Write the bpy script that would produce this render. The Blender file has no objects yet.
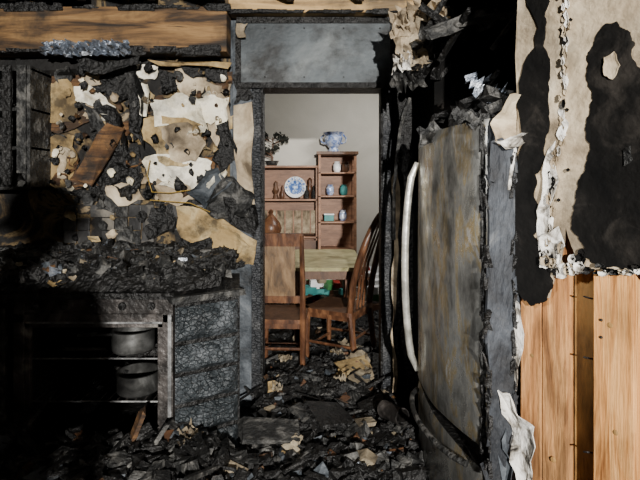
import bpy, bmesh, math, random
from mathutils import Vector, Matrix, noise, Euler
from mathutils.geometry import tessellate_polygon
random.seed(11)
R=random.random
def U(a,b): return a+(b-a)*random.random()
F=480.0; CH=1.42; HY=185.0
# ---------- measuring helpers (photo bearing -> true world position on a real surface)
def bearing(px,py): return Vector(((px-320)/F,1.0,-(py-HY)/F))
def at(px,py,d):
    b=bearing(px,py); return Vector((0,0,CH))+b*d
def on_plane(px,py,P,n):
    b=bearing(px,py); C=Vector((0,0,CH)); t=(P-C).dot(n)/b.dot(n); return C+b*t
# ---------- materials
def C(r,g,b):
    f=lambda v:((v/255.0)/12.92 if v/255.0<=0.04045 else ((v/255.0+0.055)/1.055)**2.4)
    return (f(r),f(g),f(b),1)
def mat(name,cols,scale=6,detail=8,rough=.8,metal=0,bump=.3,bscale=25,stretch=(1,1,1),cell=0,cellst=(1,1,1),dist=.6,spec=.4,cmix=.5,nrough=.6,soot=0,sootscale=3,rvar=0,sootst=(1,1,1),sootcol=(22,20,18)):
    m=bpy.data.materials.new(name); m.use_nodes=True
    nt=m.node_tree; N=nt.nodes; L=nt.links
    b=N['Principled BSDF']
    tc=N.new('ShaderNodeTexCoord'); mp=N.new('ShaderNodeMapping'); mp.inputs['Scale'].default_value=stretch
    L.new(tc.outputs['Object'],mp.inputs['Vector'])
    n1=N.new('ShaderNodeTexNoise'); n1.inputs['Scale'].default_value=scale; n1.inputs['Detail'].default_value=detail
    n1.inputs['Roughness'].default_value=nrough; n1.inputs['Distortion'].default_value=dist
    L.new(mp.outputs[0],n1.inputs['Vector'])
    cr=N.new('ShaderNodeValToRGB'); e=cr.color_ramp.elements
    while len(e)>1: e.remove(e[-1])
    e[0].position=cols[0][0]; e[0].color=cols[0][1]
    for p,c in cols[1:]:
        x=e.new(p); x.color=c
    L.new(n1.outputs['Fac'],cr.inputs['Fac'])
    col=cr.outputs[0]
    if soot:
        n3=N.new('ShaderNodeTexNoise'); n3.inputs['Scale'].default_value=sootscale; n3.inputs['Detail'].default_value=7; n3.inputs['Roughness'].default_value=.65
        ms=N.new('ShaderNodeMapping'); ms.inputs['Scale'].default_value=sootst; L.new(tc.outputs['Object'],ms.inputs['Vector'])
        L.new(ms.outputs[0],n3.inputs['Vector'])
        r3=N.new('ShaderNodeMapRange'); r3.inputs['From Min'].default_value=.46; r3.inputs['From Max'].default_value=.62; r3.inputs['To Max'].default_value=soot
        L.new(n3.outputs['Fac'],r3.inputs['Value'])
        mx3=N.new('ShaderNodeMix'); mx3.data_type='RGBA'; L.new(r3.outputs[0],mx3.inputs['Factor']); L.new(col,mx3.inputs['A']); mx3.inputs['B'].default_value=C(*sootcol)
        col=mx3.outputs['Result']
        if rvar:
            r4=N.new('ShaderNodeMapRange'); r4.inputs['From Min'].default_value=.4; r4.inputs['From Max'].default_value=.65; r4.inputs['To Min'].default_value=rough; r4.inputs['To Max'].default_value=rough+rvar
            L.new(n3.outputs['Fac'],r4.inputs['Value']); L.new(r4.outputs[0],b.inputs['Roughness'])
    L.new(col,b.inputs['Base Color'])
    n2=N.new('ShaderNodeTexNoise'); n2.inputs['Scale'].default_value=bscale; n2.inputs['Detail'].default_value=6
    L.new(mp.outputs[0],n2.inputs['Vector'])
    bp=N.new('ShaderNodeBump'); bp.inputs['Strength'].default_value=bump; bp.inputs['Distance'].default_value=.03
    L.new(n2.outputs['Fac'],bp.inputs['Height'])
    last=bp
    if cell:
        m2=N.new('ShaderNodeMapping'); m2.inputs['Scale'].default_value=cellst; L.new(tc.outputs['Object'],m2.inputs['Vector'])
        v=N.new('ShaderNodeTexVoronoi'); v.feature='DISTANCE_TO_EDGE'; v.inputs['Scale'].default_value=cell
        L.new(m2.outputs[0],v.inputs['Vector'])
        mr=N.new('ShaderNodeMapRange'); mr.inputs['From Max'].default_value=.1; L.new(v.outputs['Distance'],mr.inputs['Value'])
        b2=N.new('ShaderNodeBump'); b2.inputs['Strength'].default_value=.7; b2.inputs['Distance'].default_value=.006
        L.new(mr.outputs[0],b2.inputs['Height']); L.new(bp.outputs[0],b2.inputs['Normal']); last=b2
        mx=N.new('ShaderNodeMix'); mx.data_type='RGBA'; mx.blend_type='MULTIPLY'; mx.inputs['Factor'].default_value=cmix
        L.new(col,mx.inputs['A']); L.new(mr.outputs[0],mx.inputs['B']); L.new(mx.outputs['Result'],b.inputs['Base Color'])
    L.new(last.outputs[0],b.inputs['Normal'])
    if not(soot and rvar): b.inputs['Roughness'].default_value=rough
    b.inputs['Metallic'].default_value=metal
    b.inputs['Specular IOR Level'].default_value=spec
    return m
char=mat('char_black',[(.3,C(4,4,4)),(.55,C(18,17,16)),(.7,C(48,47,46))],scale=14,rough=.5,bump=.9,bscale=40)
char2=mat('char_ash_grey',[(.3,C(12,12,12)),(.5,C(36,36,35)),(.68,C(98,96,92))],scale=12,rough=.6,bump=.8,bscale=40)
matte=mat('soot_matte_black',[(.3,C(6,6,6)),(.55,C(16,15,14)),(.7,C(40,37,34))],scale=8,rough=.95,bump=.35,bscale=30,spec=.1)
gator=mat('char_alligator',[(.3,C(14,15,16)),(.5,C(40,42,45)),(.7,C(84,84,84))],scale=5,rough=.55,bump=.5,bscale=50,cell=34,cellst=(1,1,2.2),cmix=.6)
gatorbig=mat('char_alligator_drawer',[(.3,C(20,23,25)),(.5,C(50,55,58)),(.7,C(106,110,114))],scale=4,rough=.42,bump=.6,bscale=45,cell=26,cellst=(1.3,1.3,1.9),cmix=.55)
sootblue=mat('soot_bluegrey',[(.3,C(18,20,22)),(.45,C(48,53,58)),(.6,C(84,89,94)),(.75,C(120,122,122))],scale=4,rough=.65,bump=.5,bscale=30)
header=mat('soot_header_panel',[(.3,C(34,38,40)),(.45,C(58,63,66)),(.58,C(80,86,89)),(.68,C(108,112,112)),(.8,C(50,52,52))],scale=1.6,rough=.65,bump=.3,bscale=30,stretch=(1,1,1.3),dist=.4,soot=.9,sootscale=2.6)
wallburn=mat('burnt_plaster_wall',[(.32,C(10,10,10)),(.5,C(24,22,20)),(.54,C(76,62,42)),(.58,C(104,88,60)),(.6,C(30,27,24)),(.66,C(52,48,42)),(.69,C(138,122,96))],scale=2.8,rough=.85,bump=.8,bscale=18,dist=1.2)
tan=mat('gypsum_tan',[(.3,C(112,90,54)),(.5,C(156,132,90)),(.6,C(178,158,118)),(.7,C(104,84,54))],scale=4,rough=.85,bump=.5,bscale=22,soot=.8,sootscale=6)
cream=mat('paint_cream',[(.3,C(172,158,128)),(.42,C(220,210,184)),(.6,C(240,234,216)),(.7,C(184,168,136))],scale=4,rough=.75,bump=.5,bscale=24,soot=.6,sootscale=6)
creamd=mat('drywall_cream',[(.33,C(80,68,52)),(.45,C(146,130,106)),(.56,C(178,162,136)),(.68,C(202,188,162))],scale=5,rough=.85,bump=.4,bscale=24,soot=.45,sootscale=4.5)
crust=mat('burnt_paper_crust',[(.34,C(40,37,34)),(.42,C(130,124,114)),(.52,C(206,202,194)),(.66,C(230,228,222))],scale=18,rough=.85,bump=.5,bscale=30)
brownw=mat('scorched_wood',[(.3,C(26,17,10)),(.48,C(72,48,26)),(.62,C(112,80,46)),(.75,C(50,34,20))],scale=5,rough=.75,bump=.35,bscale=30,stretch=(.6,2,5),soot=.8,sootscale=6)
beamw=mat('scorched_beam',[(.34,C(12,9,7)),(.42,C(52,37,22)),(.52,C(104,77,46)),(.62,C(134,103,64)),(.68,C(58,42,26))],scale=3,rough=.75,bump=.3,bscale=20,stretch=(.5,1,4),soot=.92,sootscale=2.2)
beamt=mat('pine_beam',[(.32,C(80,60,36)),(.5,C(166,134,86)),(.7,C(192,158,108))],scale=3,rough=.65,bump=.2,bscale=20,stretch=(.4,1,5),soot=.7)
pine=mat('pine_stud',[(.3,C(130,80,36)),(.45,C(192,134,74)),(.58,C(216,162,100)),(.68,C(146,94,48))],scale=4,rough=.65,bump=.2,bscale=20,stretch=(7,7,.5),dist=1.4,soot=.42,sootscale=6,sootst=(1,1,.45),sootcol=(70,46,24))
board=mat('sheathing_orange',[(.3,C(86,54,28)),(.44,C(156,106,60)),(.56,C(186,136,84)),(.7,C(130,86,48))],scale=3.5,rough=.8,bump=.3,bscale=20,stretch=(4,4,.5),dist=1.0,soot=.6,sootscale=6,sootst=(1,1,.4),sootcol=(60,40,22))
gold=mat('sheathing_dark_gold',[(.3,C(56,38,18)),(.5,C(136,102,54)),(.7,C(170,132,78))],scale=4,rough=.75,bump=.3,bscale=20,stretch=(3,3,.8),soot=.5)
tile=mat('tile_sooted',[(.3,C(20,20,22)),(.5,C(60,59,58)),(.7,C(118,112,102))],scale=5,rough=.4,bump=.2,bscale=20)
steel=mat('smudged_stainless',[(.3,C(100,99,95)),(.42,C(138,138,134)),(.5,C(168,168,164)),(.56,C(172,154,112)),(.62,C(196,196,194)),(.75,C(232,233,233))],scale=4.2,rough=.22,metal=.72,bump=.06,bscale=5,stretch=(1.8,1.8,.7),dist=.5,nrough=.74,soot=.8,sootscale=3.0,rvar=.34,spec=.7,sootst=(1.3,1.3,.75),sootcol=(30,28,25))
fside=mat('fridge_side',[(.3,C(12,13,16)),(.46,C(34,37,42)),(.6,C(60,64,70)),(.72,C(110,110,108))],scale=5,rough=.7,bump=.6,bscale=26,stretch=(2,2,.7),soot=.6,sootscale=5)
handlem=mat('handle_metal',[(.3,C(140,138,128)),(.6,C(206,204,194))],scale=9,rough=.3,metal=.5,bump=.1,soot=.5,sootscale=7)
ovenm=mat('oven_steel',[(.32,C(16,15,15)),(.46,C(42,39,37)),(.6,C(84,79,76)),(.72,C(136,132,126))],scale=6,rough=.5,metal=.3,bump=.4,bscale=30)
ovenedge=mat('oven_trim_bright',[(.32,C(50,50,50)),(.5,C(108,108,108)),(.7,C(170,170,168))],scale=8,rough=.4,metal=.4,bump=.3)
potm=mat('pot_steel',[(.3,C(40,40,40)),(.5,C(84,84,82)),(.7,C(140,140,138))],scale=7,rough=.3,metal=.7,bump=.08,soot=.5)
foil=mat('crumpled_foil',[(.3,C(60,66,76)),(.5,C(130,138,150)),(.7,C(210,214,220))],scale=14,rough=.35,metal=.6,bump=.9,bscale=30)
paper=mat('paper_scrap',[(.3,C(52,45,36)),(.48,C(118,106,86)),(.7,C(172,160,136))],scale=9,rough=.85,bump=.4,soot=.5,sootscale=12)
beige=mat('room_plaster',[(.3,C(178,174,164)),(.7,C(196,192,182))],scale=2,rough=.9,bump=.08,bscale=60)
oak=mat('shelf_wood',[(.3,C(108,76,56)),(.6,C(150,110,84))],scale=5,rough=.5,bump=.1,stretch=(1,1,4))
oakd=mat('shelf_wood_dark',[(.3,C(58,38,26)),(.6,C(94,66,46))],scale=5,rough=.5,bump=.1,stretch=(4,4,1))
mahog=mat('chair_mahogany',[(.3,C(42,26,18)),(.5,C(84,54,36)),(.7,C(124,86,58))],scale=6,rough=.35,bump=.1,stretch=(3,3,1))
panelw=mat('chair_panel_wood',[(.3,C(60,45,30)),(.5,C(104,80,54)),(.7,C(134,108,78))],scale=6,rough=.5,bump=.1,stretch=(3,3,1))
ttop=mat('dusty_table_top',[(.3,C(116,110,76)),(.5,C(168,160,120)),(.7,C(200,192,150))],scale=7,rough=.35,bump=.1,soot=.25,sootscale=6,sootcol=(90,70,40))
white=mat('porcelain_white',[(.3,C(215,215,215)),(.6,C(235,235,235))],rough=.25,bump=0)
blue=mat('porcelain_blue',[(.3,C(20,50,110)),(.5,C(50,95,160)),(.62,C(200,215,230))],scale=26,rough=.25,bump=0)
teal=mat('teal_box',[(.3,C(40,110,110)),(.6,C(70,140,135))],rough=.5,bump=.05)
red=mat('red_box',[(.3,C(120,34,26)),(.6,C(160,50,38))],rough=.5,bump=.05)
green=mat('green_box',[(.3,C(36,84,48)),(.6,C(60,120,66))],rough=.5,bump=.05)
leafm=mat('dark_foliage',[(.3,C(14,16,12)),(.6,C(32,34,26))],rough=.8,bump=.2)
glassy=mat('cut_glass',[(.3,C(60,80,140)),(.46,C(130,150,195)),(.6,C(215,222,236))],scale=22,rough=.15,metal=.3,bump=.3)
cloth=mat('dark_jacket',[(.3,C(24,28,36)),(.6,C(44,48,58))],rough=.85,bump=.2)
skinm=mat('skin',[(.3,C(190,140,112)),(.6,C(210,160,132))],rough=.55,bump=.03)
helm=mat('helmet_yellow',[(.3,C(190,160,40)),(.6,C(214,184,60))],rough=.4,bump=.03)
wire=mat('copper_yellow_wire',[(.3,C(120,96,40)),(.6,C(150,122,56))],rough=.5,bump=0)
ceilm=mat('ceiling_white',[(.3,C(150,146,136)),(.6,C(176,172,160))],rough=.9,bump=.1)
# ---------- mesh builder
class MB:
    def __init__(s,name,mats): s.name=name; s.mats=mats; s.bm=bmesh.new(); s.o=0
    def face(s,vs,mi=0):
        try:
            f=s.bm.faces.new(vs); f.material_index=mi+s.o; return f
        except ValueError: return None
    def box(s,c,d,rot=(0,0,0),mi=0,jit=0):
        M=Euler(rot).to_matrix(); c=Vector(c); vs=[]
        for x in(-.5,.5):
            for y in(-.5,.5):
                for z in(-.5,.5):
                    p=Vector((x*d[0],y*d[1],z*d[2]))
                    if jit: p+=Vector((U(-1,1)*jit*d[0],U(-1,1)*jit*d[1],U(-1,1)*jit*d[2]))
                    vs.append(s.bm.verts.new(c+M@p))
        for q in((0,1,3,2),(4,6,7,5),(0,4,5,1),(2,3,7,6),(0,2,6,4),(1,5,7,3)): s.face([vs[i] for i in q],mi)
    def bb(s,lo,hi,mi=0,jit=0):
        s.box([(a+b)/2 for a,b in zip(lo,hi)],[b-a for a,b in zip(lo,hi)],mi=mi,jit=jit)
    def tube(s,pts,r,seg=8,mi=0,flat=1):
        pts=[Vector(p) for p in pts]; n=len(pts)
        rr=r if isinstance(r,(list,tuple)) else [r]*n
        rings=[]; up=None
        for i,p in enumerate(pts):
            t=(pts[min(i+1,n-1)]-pts[max(i-1,0)]).normalized()
            if up is None:
                up=Vector((0,0,1)) if abs(t.z)<.9 else Vector((1,0,0))
            a=t.cross(up).normalized(); b=a.cross(t).normalized(); up=b
            rings.append([s.bm.verts.new(p+(a*math.cos(k*2*math.pi/seg)*flat+b*math.sin(k*2*math.pi/seg))*rr[i]) for k in range(seg)])
        for i in range(n-1):
            for k in range(seg): s.face([rings[i][k],rings[i][(k+1)%seg],rings[i+1][(k+1)%seg],rings[i+1][k]],mi)
        s.face(rings[0][::-1],mi); s.face(rings[-1],mi)
    def lathe(s,c,prof,seg=24,mi=0,rot=None):
        c=Vector(c); M=Euler(rot).to_matrix() if rot else Matrix.Identity(3); rings=[]
        for r,z in prof:
            rings.append([s.bm.verts.new(c+M@Vector((r*math.cos(k*2*math.pi/seg),r*math.sin(k*2*math.pi/seg),z))) for k in range(seg)])
        for i in range(len(prof)-1):
            for k in range(seg): s.face([rings[i][k],rings[i][(k+1)%seg],rings[i+1][(k+1)%seg],rings[i+1][k]],mi)
        s.face(rings[0][::-1],mi); s.face(rings[-1],mi)
    def flake(s,poly,n,mi=0,off=.003,curl=.02,jag=.2,thick=.004,rings=4,it=2):
        """torn sheet of material: jagged outline, edges curling off the surface along n"""
        n=Vector(n).normalized(); pts=[Vector(p) for p in poly]
        for _ in range(it):
            q=[]
            for i,p in enumerate(pts):
                a=p; b=pts[(i+1)%len(pts)]; d=b-a; side=d.cross(n)
                q.append(a); q.append((a+b)/2+side*U(-jag,jag)+d*U(-.15,.15))
            pts=q
        c=sum(pts,Vector())/len(pts); seed=Vector((U(0,50),U(0,50),U(0,50)))
        def mk(o2):
            R_=[]
            for k in range(1,rings+1):
                t=k/rings; row=[]
                for p in pts:
                    w=c+(p-c)*t
                    nn=noise.noise(w*9+seed)
                    row.append(s.bm.verts.new(w+n*(off+o2+curl*(t**3)*(.5+1.4*nn)+.25*curl*nn)))
                R_.append(row)
            cv=s.bm.verts.new(c+n*(off+o2)); return cv,R_
        cf,Fr=mk(thick); cb,Bk=mk(0); m=len(pts)
        for i in range(m):
            j=(i+1)%m
            s.face([cf,Fr[0][i],Fr[0][j]],mi); s.face([cb,Bk[0][j],Bk[0][i]],mi)
            for k in range(rings-1):
                s.face([Fr[k][i],Fr[k+1][i],Fr[k+1][j],Fr[k][j]],mi); s.face([Bk[k][j],Bk[k+1][j],Bk[k+1][i],Bk[k][i]],mi)
            s.face([Fr[-1][i],Bk[-1][i],Bk[-1][j],Fr[-1][j]],mi)
    def sheet(s,poly,n,mi=0,off=0,thick=.012,jag=.12,it=3):
        n=Vector(n).normalized(); pts=[Vector(p) for p in poly]
        for _ in range(it):
            q=[]
            for i,p in enumerate(pts):
                b=pts[(i+1)%len(pts)]; d=b-p; q.append(p); q.append((p+b)/2+d.cross(n)*U(-jag,jag))
            pts=q
        tri=tessellate_polygon([pts]); f=[s.bm.verts.new(p+n*(off+thick)) for p in pts]; b=[s.bm.verts.new(p+n*off) for p in pts]
        for t in tri: s.face([f[i] for i in t],mi); s.face([b[i] for i in t][::-1],mi)
        for i in range(len(pts)):
            j=(i+1)%len(pts); s.face([f[i],b[i],b[j],f[j]],mi)
    def chunk(s,c,size,mi=0,rot=None):
        rot=rot or (U(-.6,.6),U(-.6,.6),U(0,6.28))
        s.box(c,size,rot,mi,jit=.22)
    def crumple(s,c,sx,sy,amp,mi=0,rot=(0,0,0),n=7):
        M=Euler(rot).to_matrix(); sd=Vector((U(0,90),U(0,90),0)); g=[]
        for i in range(n):
            row=[]
            for j in range(n):
                u=i/(n-1)-.5; v=j/(n-1)-.5
                k=1+.35*noise.noise(sd+Vector((u*3,v*3,5)))
                p=Vector((u*sx*k+U(-.04,.04)*sx,v*sy*k+U(-.04,.04)*sy,amp*noise.noise(sd+Vector((u*5,v*5,0)))*1.6))
                row.append(s.bm.verts.new(Vector(c)+M@p))
            g.append(row)
        for i in range(n-1):
            for j in range(n-1): s.face([g[i][j],g[i+1][j],g[i+1][j+1],g[i][j+1]],mi)
    def done(s,smooth=False,bevel=0,recalc=True):
        if recalc: bmesh.ops.recalc_face_normals(s.bm,faces=s.bm.faces)
        me=bpy.data.meshes.new(s.name); s.bm.to_mesh(me); s.bm.free()
        for m in s.mats: me.materials.append(m)
        if smooth:
            for p in me.polygons: p.use_smooth=True
        o=bpy.data.objects.new(s.name,me); bpy.context.scene.collection.objects.link(o)
        if bevel:
            b=o.modifiers.new('b','BEVEL'); b.width=bevel; b.segments=2; b.limit_method='ANGLE'
        if smooth:
            try: me.set_sharp_from_angle(angle=math.radians(40))
            except Exception: pass
        return o
YW=3.10
n_back=Vector((0,-1,0))
def bw(px,py,d=YW): return at(px,py,d)
# ================= ROOM SHELL
m=MB('wall_back',[wallburn,char,sootblue])
def gridwall(m,x0,x1,z0,z1,y,mi,amp=.008,st=.03):
    nx=max(2,int((x1-x0)/st)); nz=max(2,int((z1-z0)/st)); g=[]
    for i in range(nx+1):
        row=[]
        for j in range(nz+1):
            x=x0+(x1-x0)*i/nx; z=z0+(z1-z0)*j/nz
            e=0 if i in(0,nx) or j in(0,nz) else amp*noise.fractal(Vector((x*9,z*9,y)),1,2,4)
            row.append(m.bm.verts.new((x,y-abs(e),z)))
        g.append(row)
    for i in range(nx):
        for j in range(nz): m.face([g[i][j],g[i+1][j],g[i+1][j+1],g[i][j+1]],mi)
m.bb((-2.4,YW+.001,0),(-.44,YW+.15,2.65),1); gridwall(m,-2.4,-.58,0,2.65,YW,0,.012)
gridwall(m,-.58,-.44,0,2.65,YW-.002,2,.012)
m.bb((.46,YW,0),(1.4,YW+.15,2.65),1); m.bb((-.44,YW,2.06),(.46,YW+.15,2.65),1)
m.done()
def simplewall(name,lo,hi,mt,amp=0):
    m=MB(name,[mt]); m.bb(lo,hi); return m.done()
YB=-4.6
simplewall('wall_left',(-2.5,YB,0),(-2.4,3.25,2.65),wallburn)
simplewall('wall_right',(1.4,YB,0),(1.5,3.25,2.65),char)
simplewall('wall_behind',(-2.4,YB,0),(1.4,YB+.1,2.65),char2)
simplewall('ceiling',(-2.5,YB,2.65),(1.5,3.25,2.72),char)
simplewall('wall_closet',(.60,2.52,0),(1.4,3.1,2.65),matte)
simplewall('floor',(-2.5,YB,-.1),(1.5,3.25,0),char)
simplewall('floor_dining',(-2.0,3.25,-.1),(2.0,6.0,0),char)
simplewall('wall_dining_back',(-2.0,5.9,0),(2.0,6.0,2.7),beige)
simplewall('wall_dining_left',(-2.1,3.25,0),(-2.0,6.0,2.7),beige)
simplewall('wall_dining_right',(2.0,3.25,0),(2.1,6.0,2.7),beige)
simplewall('ceiling_dining',(-2.0,3.25,2.7),(2.0,6.0,2.78),ceilm)
m=MB('trim_door_frame',[gator,char,sootblue])
for (a,b,mi) in((-.44,-.375,0),(.40,.46,0)):
    m.bb((a,YW-.03,0),(b,YW+.17,2.06),mi)
m.bb((-.44,YW-.03,2.04),(.46,YW+.17,2.10),1)
m.bb((-.378,YW-.045,0.02),(-.362,YW-.02,2.05),1); m.bb((.387,YW-.045,.02),(.402,YW-.02,2.05),1)
for k in range(60):
    z=U(.05,2.0); x=random.choice([-.37,.395]); m.chunk((x,YW-.045,z),(.014,.014,.03),1,(0,0,0))
m.bb((-.56,YW-.035,.0),(-.445,YW-.012,2.2),2)
m.bb((-.447,YW-.042,.0),(-.437,YW-.03,2.05),2)
m.done(bevel=.004)
m=MB('header_panel',[header,char])
a=bw(240,84,3.06); b=bw(391,23,3.06)
m.bb((a.x,3.04,a.z),(b.x,3.09,b.z),0)
m.bb((a.x-.02,3.03,a.z-.03),(b.x+.02,3.07,a.z+.005),1); m.bb((a.x-.02,3.03,b.z-.01),(b.x+.02,3.07,b.z+.03),1)
m.bb((a.x-.025,3.03,a.z),(a.x+.01,3.07,b.z),1); m.bb((b.x-.01,3.03,a.z),(b.x+.02,3.07,b.z),1)
for x in(-.35,-.1,.15,.38):
    for z in(a.z+.04,b.z-.04): m.lathe((x,3.042,z),[(.006,0),(.006,.004)],8,1,rot=(math.pi/2,0,0))
m.done(bevel=.003)
m=MB('ceiling_beam',[beamw,char]); 
m.bb((-2.4,2.93,2.235),(-.57,3.07,2.51),0,jit=0); 
for k in range(70):
    x=U(-2.3,-.6); m.chunk((x,2.93,random.choice([2.24,2.505])+U(-.01,.01)),(U(.04,.2),.02,U(.01,.05)),1,(0,0,0))
m.done(bevel=.006)
m=MB('ceiling_beam',[beamt,char]); m.bb((-.565,2.96,2.485),(.62,3.07,2.64),0)
for k in range(24): m.chunk((U(-.5,.55),2.96,2.49),(U(.04,.15),.02,U(.01,.03)),1,(0,0,0))
m.done(bevel=.006)
m=MB('ceiling_joists',[char,beamw])
for i in range(9): m.bb((-2.3+i*.42,-2.2,2.53),(-2.255+i*.42,2.9,2.645),0,jit=0)
m.done()
m=MB('foil_tape_strip',[foil])
for k in range(7): m.crumple(bw(50+k*12,48,2.91),.10,.085,.05,0,(math.pi/2,U(-.2,.2),0))
m.done()
# ================= PEELING WALL
M_=[cream,tan,brownw,char,sootblue,creamd,char2,wire,matte]
m=MB('peeling_wall_covering',M_)
def fl(pts,mi,off=.012,curl=.03,d=3.085,jag=.18,thick=.005): m.flake([bw(x,y,d) for x,y in pts],n_back,mi,off*.7,curl*.55,jag,thick)
for k in range(150):
    x=U(42,232); y=U(66,238)
    if x<70 and y>190: continue
    r=U(3,11)*(1 if R()<.85 else 1.5)
    mi=random.choices([0,1,3,5,6,2],[.7,1.8,4.4,1.2,3.0,1.6])[0]
    if mi in(0,1,5): r*=.6
    pts=[(x+r*math.cos(a)*U(.6,1.3),y+r*U(.5,1.3)*math.sin(a)) for a in [i*1.047 for i in range(6)]]
    m.flake([bw(p,q,3.085) for p,q in pts],n_back,mi,U(.003,.015),U(.01,.03),.2,.004,rings=3,it=1)
fl([(36,74),(84,72),(90,122),(60,134),(40,126)],2,.014,.01,jag=.05)
fl([(45,82),(70,80),(80,100),(74,122),(50,122)],1,.03,.02)
fl([(36,74),(40,74),(42,128),(38,128)],8,.03,.0,jag=.04); fl([(38,72),(84,70),(84,75),(38,77)],8,.03,.0,jag=.04)
fl([(48,140),(76,136),(80,160),(66,188),(52,184),(44,160)],1,.02)
fl([(60,150),(74,150),(70,180),(60,178)],5,.03)
fl([(78,88),(98,90),(118,108),(112,116),(92,106),(80,102)],0,.05,.06)
fl([(80,70),(100,72),(104,86),(84,84)],5,.02,.03); fl([(100,112),(118,116),(112,130),(96,128)],1,.02,.03)
fl([(86,100),(100,108),(98,120),(84,116)],5,.02,.03)
fl([(136,66),(160,66),(156,80),(140,78)],0,.02)
fl([(104,82),(132,78),(138,98),(118,104)],3,.02,.05)
fl([(160,72),(176,74),(178,92),(164,94)],3,.02,.03)
fl([(176,70),(206,72),(200,98),(182,94)],5,.02,.04)
fl([(206,82),(232,84),(232,140),(216,152),(206,112)],5,.02,.03)
fl([(212,96),(230,98),(230,124),(218,130)],0,.04,.04)
fl([(196,98),(216,96),(222,120),(205,124)],0,.05,.05)
fl([(150,100),(178,94),(202,104),(210,130),(186,138),(158,128)],0,.04,.06)
fl([(148,120),(205,126),(213,150),(190,166),(162,162),(146,140)],1,.05,.05)
fl([(165,130),(192,124),(208,140),(198,162),(174,160)],5,.07,.05)
fl([(146,162),(180,156),(214,162),(218,182),(196,198),(176,188),(152,182)],0,.05,.07)
fl([(160,178),(188,184),(200,200),(180,206),(158,196)],5,.05,.06)
fl([(112,124),(130,130),(98,186),(80,178)],2,.09,.03,jag=.05,thick=.015)
fl([(98,110),(112,106),(132,140),(128,158),(118,146)],3,.07,.06)
fl([(126,72),(136,70),(148,112),(146,150),(134,120)],3,.06,.06)
fl([(144,84),(151,86),(150,118),(143,116)],0,.07,.06)
fl([(84,104),(88,104),(126,150),(120,152)],6,.07,.03)
fl([(104,150),(140,146),(146,176),(130,196),(104,190)],3,.03,.05)
fl([(108,186),(136,184),(146,200),(120,206)],5,.03,.03)
fl([(218,126),(230,120),(236,160),(226,196),(214,160)],3,.05,.04)
fl([(184,64),(232,64),(230,80),(206,78),(186,74)],3,.04,.04)
fl([(234,106),(252,102),(255,204),(242,208),(237,170)],5,.005,.012,d=3.06,jag=.05)
fl([(232,76),(250,70),(254,98),(234,104)],3,.01,.02,d=3.06)
fl([(237,24),(248,24),(246,38),(238,38)],5,.0,.02,d=3.0)
fl([(178,206),(214,214),(258,240),(254,264),(220,256),(184,238)],1,.05,.05,jag=.1)
fl([(200,216),(230,226),(250,244),(240,254),(206,240)],1,.07,.05)
fl([(190,192),(222,168),(236,182),(210,208)],4,.10,.12)
fl([(206,204),(236,176),(258,196),(252,216),(228,218)],6,.12,.12)
fl([(226,196),(258,204),(256,236),(238,226)],3,.12,.06)
fl([(148,60),(232,63),(228,69),(160,66)],1,.0,.02,d=3.0,jag=.05)
fl([(76,60),(140,56),(138,64),(80,68)],3,.0,.04,d=2.9)
fl([(110,62),(134,60),(140,78),(122,84)],6,.02,.05)
for k in range(120):
    x=U(44,230); y=U(68,200); r=U(1.2,4.6)
    mi=random.choices([0,1,3,5,6,2],[1,1,6,1,2,1])[0]
    pts=[(x+r*math.cos(a)*U(.6,1.3),y+r*U(.5,1.6)*math.sin(a)) for a in [i*1.047 for i in range(6)]]
    m.flake([bw(p,q,3.085) for p,q in pts],n_back,mi,U(.04,.07),U(.01,.05),.2,.004,rings=3,it=1)
m.tube([bw(x,y,2.99) for x,y in[(150,160),(147,175),(152,192),(170,193),(190,190)]],.003,6,7)
m.tube([bw(x,y,2.97) for x,y in[(150,200),(190,203),(210,212)]],.003,6,7)
m.done()
m=MB('backsplash_tiles',[tile,char2])
for i in range(14):
    for j in range(5):
        px=70+i*13; py=198+j*13
        if (px-150)**2/9000+ (py-230)**2/900>1.4: continue
        if R()<.18: continue
        c=bw(px+U(-1,1),py,3.085); m.box(c,(.078,.012,.078),(U(-.05,.05),U(-.06,.06),U(-.06,.06)),random.choice([0,0,1]))
m.done(bevel=.002)
m=MB('burnt_wall_cabinet',[char,char2,brownw])
xl=at(-30,0,2.86).x; xr=at(32,0,2.86).x; zt=at(0,66,2.86).z; zb=at(0,190,2.86).z
m.bb((xr-.02,2.84,zb),(xr,3.09,zt),1); m.bb((xl-.3,2.84,zb),(xl-.28,3.09,zt),0)
for k,z in enumerate([zb,zb+.24,zb+.47,zt-.03]): m.bb((xl-.3,2.85,z),(xr,3.09,z+.02),1)
m.bb((xl-.3,3.07,zb),(xr,3.09,zt),0)
m.bb((xr-.16,2.83,zb+.03),(xr-.11,2.85,zt),0); m.bb((xr-.075,2.83,zb+.1),(xr-.02,2.85,zt),1)
for k in range(24): m.chunk((U(xl,xr-.05),U(2.88,3.05),random.choice([zb+.04,zb+.28,zb+.51])),(U(.03,.1),.05,U(.03,.08)),random.choice([0,1]))
m.done(bevel=.003)
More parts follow.
